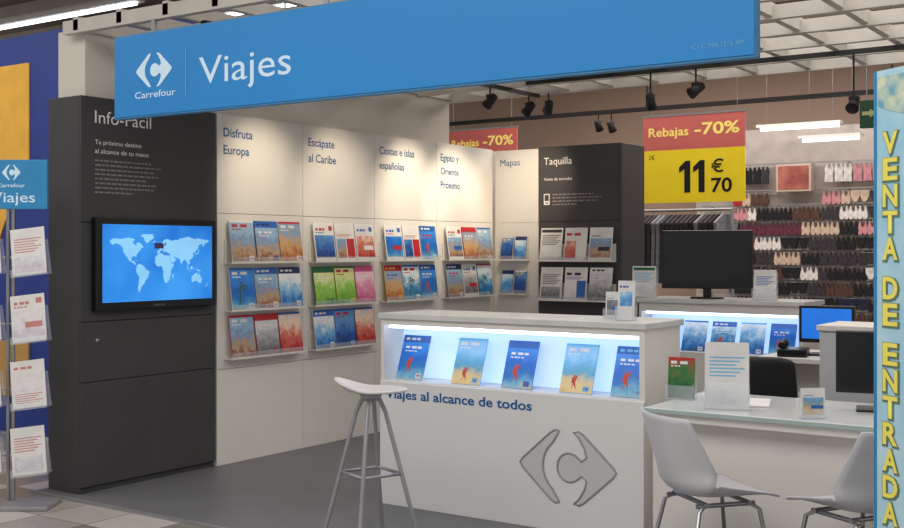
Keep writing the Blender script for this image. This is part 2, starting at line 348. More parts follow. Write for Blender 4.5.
def brochure_mesh(w, h, page, pic, title, bar, style):
    key = (round(w,3), round(h,3), page, pic, title, bar, style)
    if key in BCACHE: return BCACHE[key]
    b = MB(); t = 0.006
    b.box(-w/2, w/2, -t, 0, 0, h, 0)
    e = -t-0.0006; e2 = e-0.0004; e3 = e2-0.0004
    def bars(x, z, wd, cap, m, k=3):
        xx = x
        for i in range(k):
            ww = wd/k*(0.8 if i % 2 else 0.65); b.rect(xx, xx+ww, z, z+cap, e2, m); xx += wd/k
    def emb(cx, cz, s_):
        b.rect(cx-s_*0.75, cx+s_*0.75, cz-s_*0.6, cz+s_*0.6, e2, 0)
        b.prism([(cx+p[0]*s_*0.55, cz+p[1]*s_*0.6) for p in LOGO_L], e3, e2, 5)
        b.prism([(cx+p[0]*s_*0.55, cz+p[1]*s_*0.6) for p in LOGO_R], e3, e2, 6)
    def palm(cx, cz, s_):
        b.prism([(cx-0.03*s_,cz),(cx+0.05*s_,cz),(cx+0.16*s_,cz+0.7*s_),(cx+0.11*s_,cz+0.72*s_)], e2, e, 4)
        for a in (20, 70, 115, 160, 205, -25):
            ca, sa = math.cos(math.radians(a)), math.sin(math.radians(a)); ox, oz = cx+0.13*s_, cz+0.7*s_
            b.prism([(ox,oz),(ox+ca*0.22*s_-sa*0.06*s_, oz+sa*0.2*s_+ca*0.06*s_),(ox+ca*0.42*s_, oz+sa*0.28*s_-0.08*s_)], e2, e, 4)
    def figure(cx, cz, s_):
        b.prism([(cx-0.06*s_,cz),(cx+0.0*s_,cz+0.35*s_),(cx-0.1*s_,cz+0.4*s_),(cx-0.08*s_,cz+0.68*s_),(cx+0.0*s_,cz+0.72*s_),(cx+0.02*s_,cz+0.85*s_),(cx+0.1*s_,cz+0.85*s_),(cx+0.1*s_,cz+0.72*s_),(cx+0.28*s_,cz+0.9*s_),(cx+0.14*s_,cz+0.45*s_),(cx+0.24*s_,cz+0.02*s_),(cx+0.06*s_,cz+0.3*s_)], e2, e, 7)
    if style == 0:
        b.rect(-w/2+0.008, w/2-0.008, h*0.10, h*0.68, e, 1); bars(-w*0.4, h*0.80, w*0.5, h*0.06, 2); bars(-w*0.4, h*0.73, w*0.4, h*0.03, 3, 4); b.rect(w*0.25, w*0.42, h*0.8, h*0.92, e, 2)
        b.rect(-w*0.1, w*0.4, h*0.3, h*0.42, e2, 3)
    elif style == 1:
        b.rect(-w/2, w/2, 0, h*0.84, e, 1); b.rect(-w/2, w/2, h*0.84, h, e, 2); bars(-w*0.4, h*0.89, w*0.6, h*0.05, 0); bars(-w*0.35, h*0.70, w*0.65, h*0.05, 3, 3); bars(-w*0.35, h*0.63, w*0.45, h*0.025, 3, 4); emb(w*0.3, h*0.10, w*0.13)
        if pic in ('azure', 'beach', 'sea'): figure(-w*0.15, h*0.12, h*0.45)
    elif style == 2:
        b.rect(-w/2, w/2, 0, h, e, 1); bars(-w*0.40, h*0.84, w*0.7, h*0.07, 3, 2); bars(-w*0.4, h*0.77, w*0.4, h*0.03, 3, 3); emb(w*0.3, h*0.09, w*0.13); b.rect(-w*0.5, w*0.5, h*0.95, h, e2, 2)
        if pic in ('azure', 'sea', 'gold'): palm(-w*0.2, h*0.12, h*0.6)
        if pic == 'beach': figure(-w*0.12, h*0.06, h*0.36)
    elif style == 3:
        b.rect(-w/2+0.01, w*0.02, h*0.08, h*0.6, e, 1); b.rect(w*0.06, w/2-0.01, h*0.08, h*0.6, e, 2); bars(-w*0.42, h*0.76, w*0.7, h*0.08, 3, 2)
        for i in range(3): b.rect(-w/2+0.015, w*0.35-i*0.02, h*(0.7-i*0.03), h*(0.71-i*0.03), e, 2)
    elif style == 5:
        b.rect(-w/2+0.012, w/2-0.012, h*0.35, h*0.72, e, 1); bars(-w*0.4, h*0.82, w*0.6, h*0.05, 3)
        for i in range(5): b.rect(-w/2+0.02, w/2-0.02-0.02*(i % 3), h*(0.28-i*0.045), h*(0.295-i*0.045), e, 2)
    else:
        b.rect(-w/2+0.01, w/2-0.01, h*0.86, h*0.95, e, 2)
        for i in range(6): b.rect(-w/2+0.02, w/2-0.02-0.02*(i % 3), h*(0.76-i*0.055), h*(0.78-i*0.055), e, 3)
        b.rect(-w/2+0.015, w/2-0.015, h*0.06, h*0.4, e, 1)
    me = b.mesh('brochure', [SOL[page], PAL[pic], SOL[title], SOL[bar], PALM, SOL['r'], SOL['b'], FIG]); BCACHE[key] = me
    return me
def brochure(loc, rz, tilt, w, h, spec, label, group, name='brochure'):
    o = link(name, brochure_mesh(w, h, *spec), None, loc, (-tilt, 0, rz))
    return tag(o, label, 'brochure', group)
def holder(loc, rz, W, group, label, hb=0.16):
    r = root('brochure_holder', label, 'brochure holder', loc, rz, group)
    b = MB(); b.box(-W/2, W/2, -0.008, -0.001, 0, hb); b.obj('back_plate', WHITE, r)
    b = MB(); b.box(-W/2, W/2, -0.075, -0.008, 0, 0.006); b.box(-W/2, W/2, -0.079, -0.075, 0, 0.014); b.obj('tray', WHITE, r)
    b = MB(); b.box(-W/2, W/2, -0.079, -0.076, 0.014, 0.045); b.obj('front_lip', ACRYL, r)
    return r
ROWS = {
 0: [[('w','brown','w','r',2),('n','brown','b','w',1),('w','desert','r','w',2)], [('w','azure','b','w',2),('w','brown','b','w',1),('w','sky','n','w',1)], [('r','brown','r','w',2),('r','grey','r','w',1),('r','red','b','w',2)]],
 1: [[('w','navy','r','b',0),('w','brown','r','w',3),('w','red','b','w',0)], [('g','green','g','w',1),('y','green','g','r',2),('p','pink','p','w',1)], [('w','sky','b','w',1),('c','navy','b','r',2),('r','red','b','w',2)]],
 2: [[('w','azure','b','r',0),('w','navy','r','w',3),('w','azure','b','r',1)], [('y','desert','r','b',1),('w','sea','b','r',2),('w','azure','b','w',1)]],
 3: [[('w','brown','r','b',0),('r','desert','r','w',1),('w','brown','b','w',2)], [('w','brown','n','r',1),('w','grey','b','r',0),('n','sea','r','w',2)]],
}
ZR = [1.405, 1.072, 0.74]
bounds = [5.56, 6.435, 7.30, 8.17, 9.08]
titles = [['Disfruta','Europa'], ['Escápate','al Caribe'], ['Costas e islas','españolas'], ['Egipto y','Oriente','Próximo']]
covers = [['cities','seaside','red'], ['red and white','green and pink','blue'], ['blue coast','beach'], ['desert','temple']]
for i in range(4):
    a, c = bounds[i], bounds[i+1]; w = c-a
    p = root('display_board', 'white laminate wall panel titled %s' % ' '.join(titles[i]), 'wall panel', (XW, a, 0.012), math.pi/2)
    b = MB(); b.box(0.002, w-0.002, 0, 0.055, 0.0, 0.66); b.obj('lower_board', WHITE, p, bevel=0.002)
    b = MB(); b.box(0.002, w-0.002, 0, 0.055, 0.663, 1.74); b.obj('middle_board', WHITE, p, bevel=0.002)
    b = MB(); b.box(0.002, w-0.002, 0, 0.055, 1.743, 2.43); b.obj('upper_board', WHITE, p, bevel=0.002)
    for k, t in enumerate(titles[i]):
        text(t, p, 0.06, 2.275-k*0.12, -0.002, 0.062, TXTBLUE, name='title_lettering', bold=0.015)
    for r in range(len(ROWS[i])):
        yc = (a+c)/2+0.01
        holder((XW, yc, ZR[r]), math.pi/2, 0.765, 'holders on the display panels', 'white tray holding %s travel brochures on the panel wall' % covers[i][min(r, len(covers[i])-1)])
        for j in range(3):
            brochure((XW+0.062, yc+(j-1)*0.245, ZR[r]+0.007), math.pi/2, math.radians(8.5), 0.232, 0.297, ROWS[i][r][j],
                     'glossy travel brochure with %s cover in wall tray' % covers[i][min(r, len(covers[i])-1)], 'brochures on the display panels')

# back wall: map panel + ticket unit
YW = 9.12
xr, _ = onY(540, 250, YW)
mp = root('display_board', 'narrow white laminate panel titled Mapas with small map racks', 'wall panel', (XW+0.003, YW, 0.012), 0)
w = xr-XW-0.006
MB().box(0, w, 0, 0.05, 0, 1.74).obj('lower_board', WHITE, mp, bevel=0.002)
MB().box(0, w, 0, 0.05, 1.743, 2.42).obj('upper_board', WHITE, mp, bevel=0.002)
text('Mapas', mp, 0.06, 2.275, -0.002, 0.062, TXTBLUE, name='title_lettering', bold=0.0)
xc = (XW+xr)/2-0.01
for r, z in enumerate([1.40, 1.085]):
    holder((xc, YW, z), 0, 0.30, 'map holders', 'small white tray holding folded maps')
    for j in range(2):
        brochure((xc+(j-0.5)*0.145, YW-0.06, z+0.007), 0, math.radians(10), 0.12, 0.22, [('n','navy','w','y',2),('n','sky','n','w',1)][(j+r) % 2], 'dark blue folded map in small wall tray', 'maps in the small trays')
xr2, _ = onY(623, 250, YW)
tk = root('ticket_unit', 'charcoal ticket display unit titled Taquilla beside white panels', 'display unit', (xr, YW-0.03, 0.012), 0)
TWd = xr2-xr
MB().box(0, TWd, 0.018, 0.47, 0, 2.43).obj('body', DARK, tk, bevel=0.004)
MB().box(0.002, TWd-0.002, 0, 0.016, 1.75, 2.43).obj('upper_panel', DARK, tk, bevel=0.002)
MB().box(0.002, TWd-0.002, 0, 0.016, 0.0, 1.745).obj('lower_panel', DARK, tk, bevel=0.002)
text('Taquilla', tk, 0.06, 2.265, -0.003, 0.066, TXTW, name='title_lettering')
text('Venta de entradas', tk, 0.06, 2.12, -0.003, 0.028, TXTW)
b = MB(); b.prism([(0.06,1.9),(0.12,1.9),(0.12,2.0),(0.06,2.0)], -0.001, -0.003, 0); b.rect(0.068,0.112,1.935,1.99,-0.0035,1); b.rect(0.08,0.1,1.91,1.922,-0.0035,1)
b.obj('ticket_icon', [TXTW, DARK], tk)
b = MB()
for i in range(4):
    x = 0.15; end = 0.15+[0.42,0.5,0.46,0.25][i]
    while x < end:
        ww = random.uniform(0.02,0.06); b.rect(x, min(x+ww, end), 1.985-i*0.03, 1.997-i*0.03, -0.003); x += ww+0.01
b.obj('small_print', TXTG, tk)
xc = (xr+xr2)/2-0.01
TK = [[('w','white','k','k',4),('w','red','w','r',3),('w','brown','w','k',0)], [('w','grey','w','k',4),('w','white','b','k',3),('k','grey','w','w',1)]]
for r, z in enumerate([1.395, 1.04]):
    holder((xc, YW-0.03, z), 0, 0.76, 'holders on the ticket unit', 'white tray holding event leaflets on charcoal unit')
    for j in range(3):
        brochure((xc+(j-1)*0.25, YW-0.092, z+0.007), 0, math.radians(8.5), 0.225, 0.30, TK[r][j], 'printed event leaflet in tray on charcoal unit', 'leaflets on the ticket unit')

# ---------------------------------------------------------------- blue banner sign
YBN = 4.40
bx0 = -5.44; bx1 = -1.575
bn = root('hanging_fascia_sign', 'long blue illuminated fascia sign reading Viajes hanging from canopy', 'sign', (bx0, YBN, 2.262), 0)
L = bx1-bx0
MB().box(0, L, 0, 0.045, 0, 0.485).obj('sign_box', BLUEEDGE, bn, bevel=0.003)
MB().box(0.006, L-0.006, -0.006, -0.0005, 0.01, 0.475).obj('sign_face', BLUE, bn, bevel=0.002)
def bX(px): return onY(px, 60, YBN)[0]-bx0
text('Viajes', bn, bX(200), 0.150, -0.008, 0.150, SIGNW, width=bX(292)-bX(200), bold=0.0)
lx = (bX(138)+bX(172))/2
logo(bn, lx, 0.262, -0.0065, bX(173)-bX(137), 0.19, SIGNW)
text('Carrefour', bn, lx+0.01, 0.108, -0.008, 0.038, SIGNW, width=0.34, align='C', bold=0.01)
MB().box(bX(187)-0.003, bX(187)+0.003, -0.009, -0.0065, 0.09, 0.37).obj('divider', SIGNP, bn)
text('C.I.C. MA 1276 AM', bn, bX(693), 0.055, -0.008, 0.020, SIGNP, width=bX(745)-bX(693))
for x in (0.3, 1.6, 2.9, 3.7):
    MB().box(x, x+0.03, 0.015, 0.035, 0.485, 0.56).obj('hanger_bracket', METALP, bn)

# ---------------------------------------------------------------- canopy
cn = root('canopy_frame', 'white open lattice canopy of slender beams above the stand', 'canopy', (0, 0, 2.8), 0)
CW = mat('canopy_white', (196, 189, 180), 0.6)
ys = [4.40, 4.9, 5.4, 5.9, 6.4, 6.9, 7.4, 7.9, 8.4]
for y in ys:
    MB().box(-5.95, 1.6, y+0.02, y+0.07, 0.02, 0.10).obj('cross_beam', CW, cn)
for i in range(19):
    x = -5.85+i*0.4
    MB().box(x, x+0.045, 4.42, 8.48, 0.035, 0.115).obj('long_beam', CW, cn)
for i, (x, y) in enumerate([(-4.6,4.92),(-4.6,7.92),(-1.0,4.92),(-1.0,7.92),(1.2,5.92)]):
    MB().tube([(x+0.0, y+0.03, 0.09), (x, y+0.03, 1.3)], 0.006, seg=6).obj('suspension_rod', METALP, cn)

# spot lamps on tracks
def lamp(x, y, drop, aim, energy=0, ztop=2.8, group='track spotlights'):
    r = root('track_spotlight', 'small black track spotlight hanging under the canopy', 'spotlight', (x, y, ztop-drop), 0, group)
    MB().tube([(0,0,drop), (0,0,0.04)], 0.007, seg=6).obj('stem', BLACKM, r)
    MB().box(-0.03, 0.03, -0.015, 0.015, 0.025, 0.055).obj('yoke', BLACKM, r, bevel=0.004)
    dirv = (Vector(aim)-Vector((x, y, ztop-drop))).normalized()
    q = dirv.to_track_quat('-Z', 'Y').to_euler()
    MB().lathe([(0.015,0.07),(0.03,0.064),(0.035,0.0),(0.044,-0.05),(0.04,-0.05),(0.032,-0.038),(0.0,-0.038)], seg=16).obj('lamp_head', BLACKM, r, (0,0,0), q)
    if energy:
        ld = bpy.data.lights.new('spot', 'SPOT'); ld.energy = energy; ld.spot_size = math.radians(60); ld.spot_blend = 1.0; ld.color = (1.0, 0.84, 0.62); ld.shadow_soft_size = 0.04
        lo = bpy.data.objects.new('lamp_beam', ld); sc.collection.objects.link(lo); lo.parent = r
        lo.location = dirv*0.065; lo.rotation_euler = q
trk = MB().box(-4.93, -4.89, 4.6, 8.4, 2.79, 2.82).obj('light_track', BLACKM); tag(trk, 'black lighting track running under the canopy beams', 'light track')
trk = MB().box(-4.6, -0.6, 7.68, 7.72, 2.79, 2.82).obj('light_track', BLACKM); tag(trk, 'black lighting track crossing under the canopy beams', 'light track')
for y, e, ay in ((5.75, 40, 6.0), (6.5, 38, 6.85), (7.65, 66, 7.75), (8.25, 74, 8.45)):
    lamp(-4.91, y, 0.12, (-5.8, ay, 1.93), energy=e)
lamp(-4.72, 8.25, 0.12, (-5.5, 9.1, 2.0), energy=70)
lamp(-3.55, 7.70, 0.22, (-3.9, 8.9, 1.2)); lamp(-3.2, 7.70, 0.16, (-4.6, 6.0, 1.2), energy=20); lamp(-2.1, 7.7, 0.34, (-2.1, 6, 1))
lamp(-5.55, 10.75, 0.12, (-5.5, 12, 1.2), ztop=2.92); lamp(-5.4, 10.75, 0.14, (-5.2, 12, 1.2), ztop=2.92)
t2 = MB().box(-8, -2.2, 10.72, 10.78, 2.92, 2.96)
for x in (-7.5, -5, -2.6): t2.box(x, x+0.02, 10.74, 10.76, 2.96, 4.1)
tag(t2.obj('light_track', BLACKM), 'black lighting track suspended in the clothing area', 'light track')

# ---------------------------------------------------------------- display counters
def counter(loc, Wd, D, Hh, nz0, nz1, label, em=5.0):
    c = root('display_counter', label, 'counter', loc, 0)
    nd = 0.20
    b = MB()
    b.box(0, Wd, 0, D, 0, nz0)
    b.box(0, 0.02, 0, D, nz0, nz1); b.box(Wd-0.03, Wd, 0, D, nz0, nz1)
    b.box(0.02, Wd-0.03, nd, D, nz0, nz1)
    b.box(0, Wd, 0, D, nz1, Hh-0.035)
    b.obj('body', WHITE, c)
    MB().box(-0.012, Wd+0.012, -0.015, D+0.03, Hh-0.034, Hh).obj('countertop', mat('counter_top_grey', (210,210,208), 0.35), c, bevel=0.004)
    MB().box(0.022, Wd-0.032, nd-0.006, nd-0.001, nz0+0.004, nz1-0.004).obj('lit_back_panel', NICHE, c)
    MB().box(0.05, Wd-0.05, 0.01, 0.035, nz1-0.018, nz1-0.003).obj('light_strip', mat('led_strip', (215,230,255), 0.4, emit=5.0), c)
    return c
FY = 5.31
fx0, fx1 = -4.17, -2.48
fc = counter((fx0, FY, 0.012), fx1-fx0, 0.44, 1.118, 0.725, 1.05, 'white display counter with glowing brochure niche and recessed arrow emblem')
MB().box(0.0, fx1-fx0, -0.012, -0.0005, 0.0, 0.72).obj('lower_front_panel', mat('counter_front_white', (228,227,226), 0.6, var=0.005, spec=0.15), fc, bevel=0.003)
def fX(px): return onY(px, 400, FY)[0]-fx0
text('Viajes al alcance de todos', fc, fX(387), 0.625, -0.0135, 0.052, TXTNAVY, width=fX(533)-fX(387), bold=0.03)
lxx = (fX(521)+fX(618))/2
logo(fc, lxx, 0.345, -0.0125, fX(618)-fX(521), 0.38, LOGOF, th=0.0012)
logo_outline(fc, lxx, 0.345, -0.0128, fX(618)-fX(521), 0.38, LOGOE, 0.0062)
FS = [('w','azure','b','w',1),('c','beach','c','w',2),('b','azure','b','w',1),('c','beach','c','w',2),('c','azure','b','w',1)]
for px, s in zip((410, 466, 517, 576, 628), FS):
    x, _ = onY(px, 360, FY+0.07)
    brochure((x, FY+0.065, 0.012+0.727), 0, math.radians(20), 0.195, 0.27, s, 'glossy blue holiday brochure leaning in lit counter niche' if s[1] == 'azure' else 'sandy beach holiday brochure leaning in lit counter niche', 'brochures in the counter niche')
bcx0, bcx1 = -3.83, -2.56
bc = counter((bcx0, 8.10, 0.012), bcx1-bcx0, 0.45, 1.118, 0.72, 1.02, 'white rear counter with glowing brochure niche under the television')
for i, s in enumerate([('c','sea','c','w',1),('w','sky','b','w',2),('w','sea','b','w',1),('w','sky','c','w',2),('b','azure','b','w',1)]):
    brochure((bcx0+0.19+i*0.225, 8.16, 0.012+0.722), 0, math.radians(20), 0.19, 0.24, s, 'blue holiday brochure leaning in rear counter niche', 'brochures in the rear counter niche')

# ---------------------------------------------------------------- small stands on counters
def leaflet_box(loc, rz, w, h, d, spec, label, name='leaflet_stand'):
    r = root(name, label, 'leaflet stand', loc, rz)
    b = MB(); b.box(-w/2-0.004, w/2+0.004, -0.0, 0.003, 0, h*0.92); b.box(-w/2-0.004, w/2+0.004, -d, 0, 0, 0.004); b.box(-w/2-0.004, w/2+0.004, -d, -d+0.003, 0, h*0.35)
    b.box(-w/2-0.004, -w/2-0.001, -d, 0, 0, h*0.4); b.box(w/2+0.001, w/2+0.004, -d, 0, 0, h*0.4)
    b.obj('acrylic_case', ACRYL, r)
    link('leaflet_stack', brochure_mesh(w, h, *spec), r, (0, -d*0.45, 0.0045), (-0.06, 0, 0))
    return r
x, _ = onY(628, 300, 5.46); leaflet_box((x, 5.46, 1.13), 0, 0.095, 0.205, 0.05, ('w','sky','w','b',5), 'clear stand with narrow pale leaflets on white counter')
x, _ = onY(616, 300, 5.60); leaflet_box((x, 5.60, 1.13), 0, 0.10, 0.14, 0.05, ('w','grey','w','b',0), 'clear stand with small grey leaflets on white counter')
x, _ = onY(643, 280, 8.25); leaflet_box((x+0.02, 8.25, 1.13), 0, 0.20, 0.24, 0.06, ('w','white','g','c',4), 'white leaflets in clear stand on rear counter')
x, _ = onY(766, 280, 8.25); leaflet_box((x, 8.25, 1.13), 0, 0.17, 0.22, 0.06, ('w','white','w','b',4), 'pale blue leaflets in clear stand beside television')

# television on the rear counter
tx, _ = onY(707, 260, 8.28)
tv2 = root('television', 'black flat television switched off on its stand on rear counter', 'television', (tx, 8.28, 1.13), 0.25)
MB().box(-0.34, 0.34, -0.03, 0.03, 0.075, 0.52).obj('bezel', BLACK, tv2, bevel=0.006)
MB().rect(-0.315, 0.315, 0.11, 0.497, -0.0305).obj('screen', SCRD, tv2)
MB().box(-0.03, 0.03, 0.0, 0.03, 0.012, 0.08).obj('neck', BLACK, tv2, bevel=0.003)
MB().lathe([(0.0,0),(0.13,0),(0.12,0.012),(0.0,0.012)]).obj('stand', BLACK, tv2)

# ---------------------------------------------------------------- desk
dk = root('service_desk', 'long white service desk with pale glass top and plain front', 'desk', (-2.34, 5.0, 0.012), 0)
DL = 1.65
MB().box(0, DL, 0, 0.75, 0.716, 0.74).obj('desktop', GLASS, dk, bevel=0.003)
MB().box(0, DL, -0.003, -0.0005, 0.719, 0.737).obj('glass_edge', GLASSE, dk)
MB().box(0.0, DL, 0.10, 0.135, 0.0, 0.70).obj('front_panel', WHITE, dk, bevel=0.003)
MB().box(0.0, DL, 0.02, 0.72, 0.68, 0.715).obj('under_top', WHITE, dk)
MB().box(0.0, 0.03, 0.135, 0.72, 0, 0.68).obj('side_panel', WHITE, dk)
MB().box(DL-0.03, DL, 0.135, 0.72, 0, 0.68).obj('side_panel', WHITE, dk)
ZD = 0.012+0.741
x, _ = onY(683, 380, 5.38); leaflet_box((x, 5.38, ZD), 0, 0.14, 0.205, 0.05, ('g','dgreen','r','w',2), 'green and red brochures in clear stand on desk')
x, _ = onY(727, 380, 5.16); leaflet_box((x, 5.16, ZD), 0.35, 0.20, 0.31, 0.06, ('w','white','w','c',4), 'tall white printed notice in clear stand on desk')
x, _ = onY(811, 400, 5.10); leaflet_box((x, 5.10, ZD), 0.7, 0.11, 0.13, 0.05, ('w','gold','w','b',0), 'small leaflets in clear stand on desk')
x, _ = onY(800, 410, 5.3)
pp = MB().box(-0.11, 0.11, -0.15, 0.15, 0, 0.006).obj('paper_sheet', PAPER, None, (x-0.3, 5.42, ZD), (0,0,0.3)); tag(pp, 'white paper sheets lying on the desk', 'paper')
def monitor(loc, rz, w, h, scr, label):
    r = root('computer_monitor', label, 'monitor', loc, rz)
    MB().box(-w/2, w/2, -0.02, 0.025, 0.08, 0.08+h).obj('bezel', BLACK, r, bevel=0.006)
    MB().rect(-w/2+0.018, w/2-0.018, 0.105, 0.08+h-0.018, -0.0205).obj('screen', scr, r)
    MB().box(-0.025, 0.025, 0.0, 0.02, 0.01, 0.12).obj('neck', BLACK, r, bevel=0.003)
    MB().box(-0.11, 0.11, -0.07, 0.09, 0, 0.012).obj('stand', BLACK, r, bevel=0.004)
    return r
x, _ = onY(868, 380, 5.5)
monitor((x+0.06, 5.5, ZD), 0.25, 0.40, 0.29, SCRD, 'black computer monitor with dark screen on the service desk')
# rear work desk, cabinet, blue monitor
rd = root('work_desk', 'white rear work desk with side panels', 'desk', (-2.5, 7.0, 0.012), 0)
MB().box(0, 1.9, 0, 0.7, 0.79, 0.82).obj('desktop', WHITE, rd, bevel=0.003)
for xx in (0.0, 1.86): MB().box(xx, xx+0.04, 0.02, 0.68, 0, 0.79).obj('side_panel', WHITE, rd)
MB().box(0.04, 1.86, 0.3, 0.33, 0.3, 0.79).obj('modesty_panel', WHITE, rd)
x, _ = onY(827, 330, 7.3)
monitor((x, 7.3, 0.833), 0.1, 0.34, 0.235, mat('screen_azure', (30,110,210), 0.3, emit=0.7), 'computer monitor with bright blue screen on rear desk')
x, _ = onY(821, 330, 6.3)
cb = root('storage_cabinet', 'white storage cabinet with doors behind the service desk', 'cabinet', (x, 6.25, 0.012), 0)
MB().box(0, 0.8, 0.02, 0.42, 0, 1.05).obj('body', WHITE, cb, bevel=0.004)
MB().box(-0.01, 0.81, -0.005, 0.43, 1.05, 1.08).obj('top', WHITE, cb, bevel=0.004)
for k in range(2):
    dd = MB().box(0.01+k*0.395, 0.395+k*0.395, 0, 0.018, 0.05, 1.04).obj('door', PLASTW, cb, bevel=0.003)
    MB().tube([(0.36 if k == 0 else 0.43, -0.02, 0.6), (0.36 if k == 0 else 0.43, -0.02, 0.75)], 0.006, seg=6).obj('handle', METAL, dd)
tp = root('telephone', 'black desk telephone on the rear work desk', 'telephone', (-2.32, 7.15, 0.833), 0.2)
MB().box(-0.09, 0.09, -0.1, 0.1, 0, 0.05).obj('base', BLACK, tp, bevel=0.01)
MB().tube([(-0.06,-0.09,0.07),(-0.06,-0.05,0.09),(-0.06,0.05,0.09),(-0.06,0.09,0.07)], [0.024,0.016,0.016,0.024]).obj('handset', BLACKM, tp)
# office chair
oc = root('office_chair', 'black upholstered office chair behind the service desk', 'chair', (-2.28, 6.42, 0.012), math.radians(200))
def obk(u_, v_):
    a = (u_-0.5)*2; return (a*0.22*(1-0.15*v_), 0.22+0.04*v_-0.05*a*a, 0.52+v_*0.38-0.03*abs(a)**4)
MB().grid(obk, 10, 10).obj('backrest', BLACKM, oc, solid=0.05, sub=1)
MB().box(-0.24, 0.24, -0.24, 0.22, 0.44, 0.51).obj('seat', BLACKM, oc, bevel=0.03)
b = MB(); b.tube([(0,0,0.12),(0,0,0.44)], 0.03); b.tube([(0,0.1,0.45),(0,0.26,0.47),(0,0.26,0.62)], 0.02); b.obj('column', BLACK, oc)
b = MB()
for k in range(5):
    a = k*math.tau/5; b.tube([(0,0,0.12),(0.28*math.cos(a),0.28*math.sin(a),0.07)], [0.03,0.018])
b.obj('base', BLACK, oc)
for k in range(5):
    a = k*math.tau/5; MB().tube([(0.28*math.cos(a)-0.02*math.sin(a),0.28*math.sin(a)+0.02*math.cos(a),0.03),(0.28*math.cos(a)+0.02*math.sin(a),0.28*math.sin(a)-0.02*math.cos(a),0.03)],0.03).obj('caster', BLACK, oc)

# ---------------------------------------------------------------- shell chairs
def interp(tab, v):
    for i in range(len(tab)-1):
        if v <= tab[i+1][0]:
            t = (v-tab[i][0])/(tab[i+1][0]-tab[i][0])
            return [tab[i][k]+(tab[i+1][k]-tab[i][k])*t for k in range(1, len(tab[i]))]
    return list(tab[-1][1:])
PROF = [(0,-0.225,0.448,0.205,0.01),(0.06,-0.20,0.455,0.215,0.015),(0.25,-0.10,0.45,0.225,0.04),(0.42,0.04,0.445,0.235,0.07),(0.55,0.14,0.460,0.245,0.09),(0.61,0.18,0.50,0.250,0.095),(0.75,0.215,0.61,0.245,0.08),(0.9,0.245,0.73,0.230,0.055),(1.0,0.262,0.795,0.215,0.045)]
def shell(u_, v_):
    y, z, w, curl = interp(PROF, v_)
    a = (u_-0.5)*2
    bk = min(1, max(0, (v_-0.45)/0.25))
    return (a*w, y-bk*curl*1.3*a*a, z+(1-bk)*curl*abs(a)**3)
def shell_chair(loc, rz, label):
    r = root('shell_chair', label, 'chair', loc, rz, 'white visitor chairs at the desk')
    MB().grid(shell, 18, 30).obj('shell_seat', PLASTW, r, solid=0.008)
    b = MB()
    b.tube([(-0.15,-0.12,0.425),(0.15,-0.12,0.425)], 0.010); b.tube([(-0.15,0.08,0.425),(0.15,0.08,0.425)], 0.010)
    b.tube([(-0.13,-0.15,0.42),(-0.13,0.12,0.42)], 0.010); b.tube([(0.13,-0.15,0.42),(0.13,0.12,0.42)], 0.010)
    b.obj('under_frame', METAL, r)
    for sx in (-1, 1):
        for sy in (-1, 1):
            MB().tube([(sx*0.13, sy*0.10-0.02, 0.425), (sx*0.155, sy*0.14-0.02, 0.40), (sx*0.21, sy*0.21-0.01, 0.012)], 0.0095).obj('leg', METAL, r)
            MB().lathe([(0.0,0),(0.013,0),(0.013,0.02),(0.0,0.02)], seg=12, c=(sx*0.21, sy*0.21-0.01)).obj('foot_cap', BLACKM, r)
    return r
shell_chair((-1.89, 4.67, 0.012), math.radians(141), 'white plastic shell chair on grey metal legs, beside the counter')
shell_chair((-1.255, 4.75, 0.012), math.radians(-120), 'white plastic shell chair on grey metal legs, next to vertical banner')

# ---------------------------------------------------------------- bar stool
st = root('bar_stool', 'white moulded bar stool with splayed grey metal legs and footrest', 'stool', (-3.615, 4.52, 0.012), 0.0)
SZ = 0.785
ang = math.atan2(-sn, -cs)
def seatf(u_, v_):
    a = u_*math.tau; r_ = v_*(0.165+0.022*math.cos(2*(a-ang)))
    lip = max(0, math.cos(a-ang)); z = SZ-0.012*(1-v_**2)
    z += 0.06*(lip**2.0)*max(0, (v_-0.55)/0.45)**1.3
    return (r_*math.cos(a), r_*math.sin(a), z)
b = MB(); b.grid(seatf, 32, 10); b.obj('seat', mat('stool_white', (218,217,218), 0.4, var=0.02), st, solid=0.017, sub=1)
MB().lathe([(0.0,SZ-0.06),(0.04,SZ-0.055),(0.06,SZ-0.022),(0.0,SZ-0.018)]).obj('seat_hub', METALP, st)
for k in range(4):
    a = math.radians(25+90*k); f = (0.255*math.cos(a), 0.255*math.sin(a))
    MB().tube([(0.04*math.cos(a), 0.04*math.sin(a), SZ-0.04), (0.075*math.cos(a), 0.075*math.sin(a), SZ-0.11), (f[0], f[1], 0.005)], 0.0112).obj('leg', METALP, st)
    MB().lathe([(0.0,0),(0.014,0),(0.014,0.025),(0.0,0.025)], seg=12, c=f).obj('foot_cap', BLACKM, st)
rr = 0.255-(0.18)*(0.36/0.66)
b = MB(); b.tube([((rr+0.004)*math.cos(math.radians(25+90*k)), (rr+0.004)*math.sin(math.radians(25+90*k)), 0.365) for k in range(4)], 0.009, closed=True)
b.obj('footrest', METALP, st)

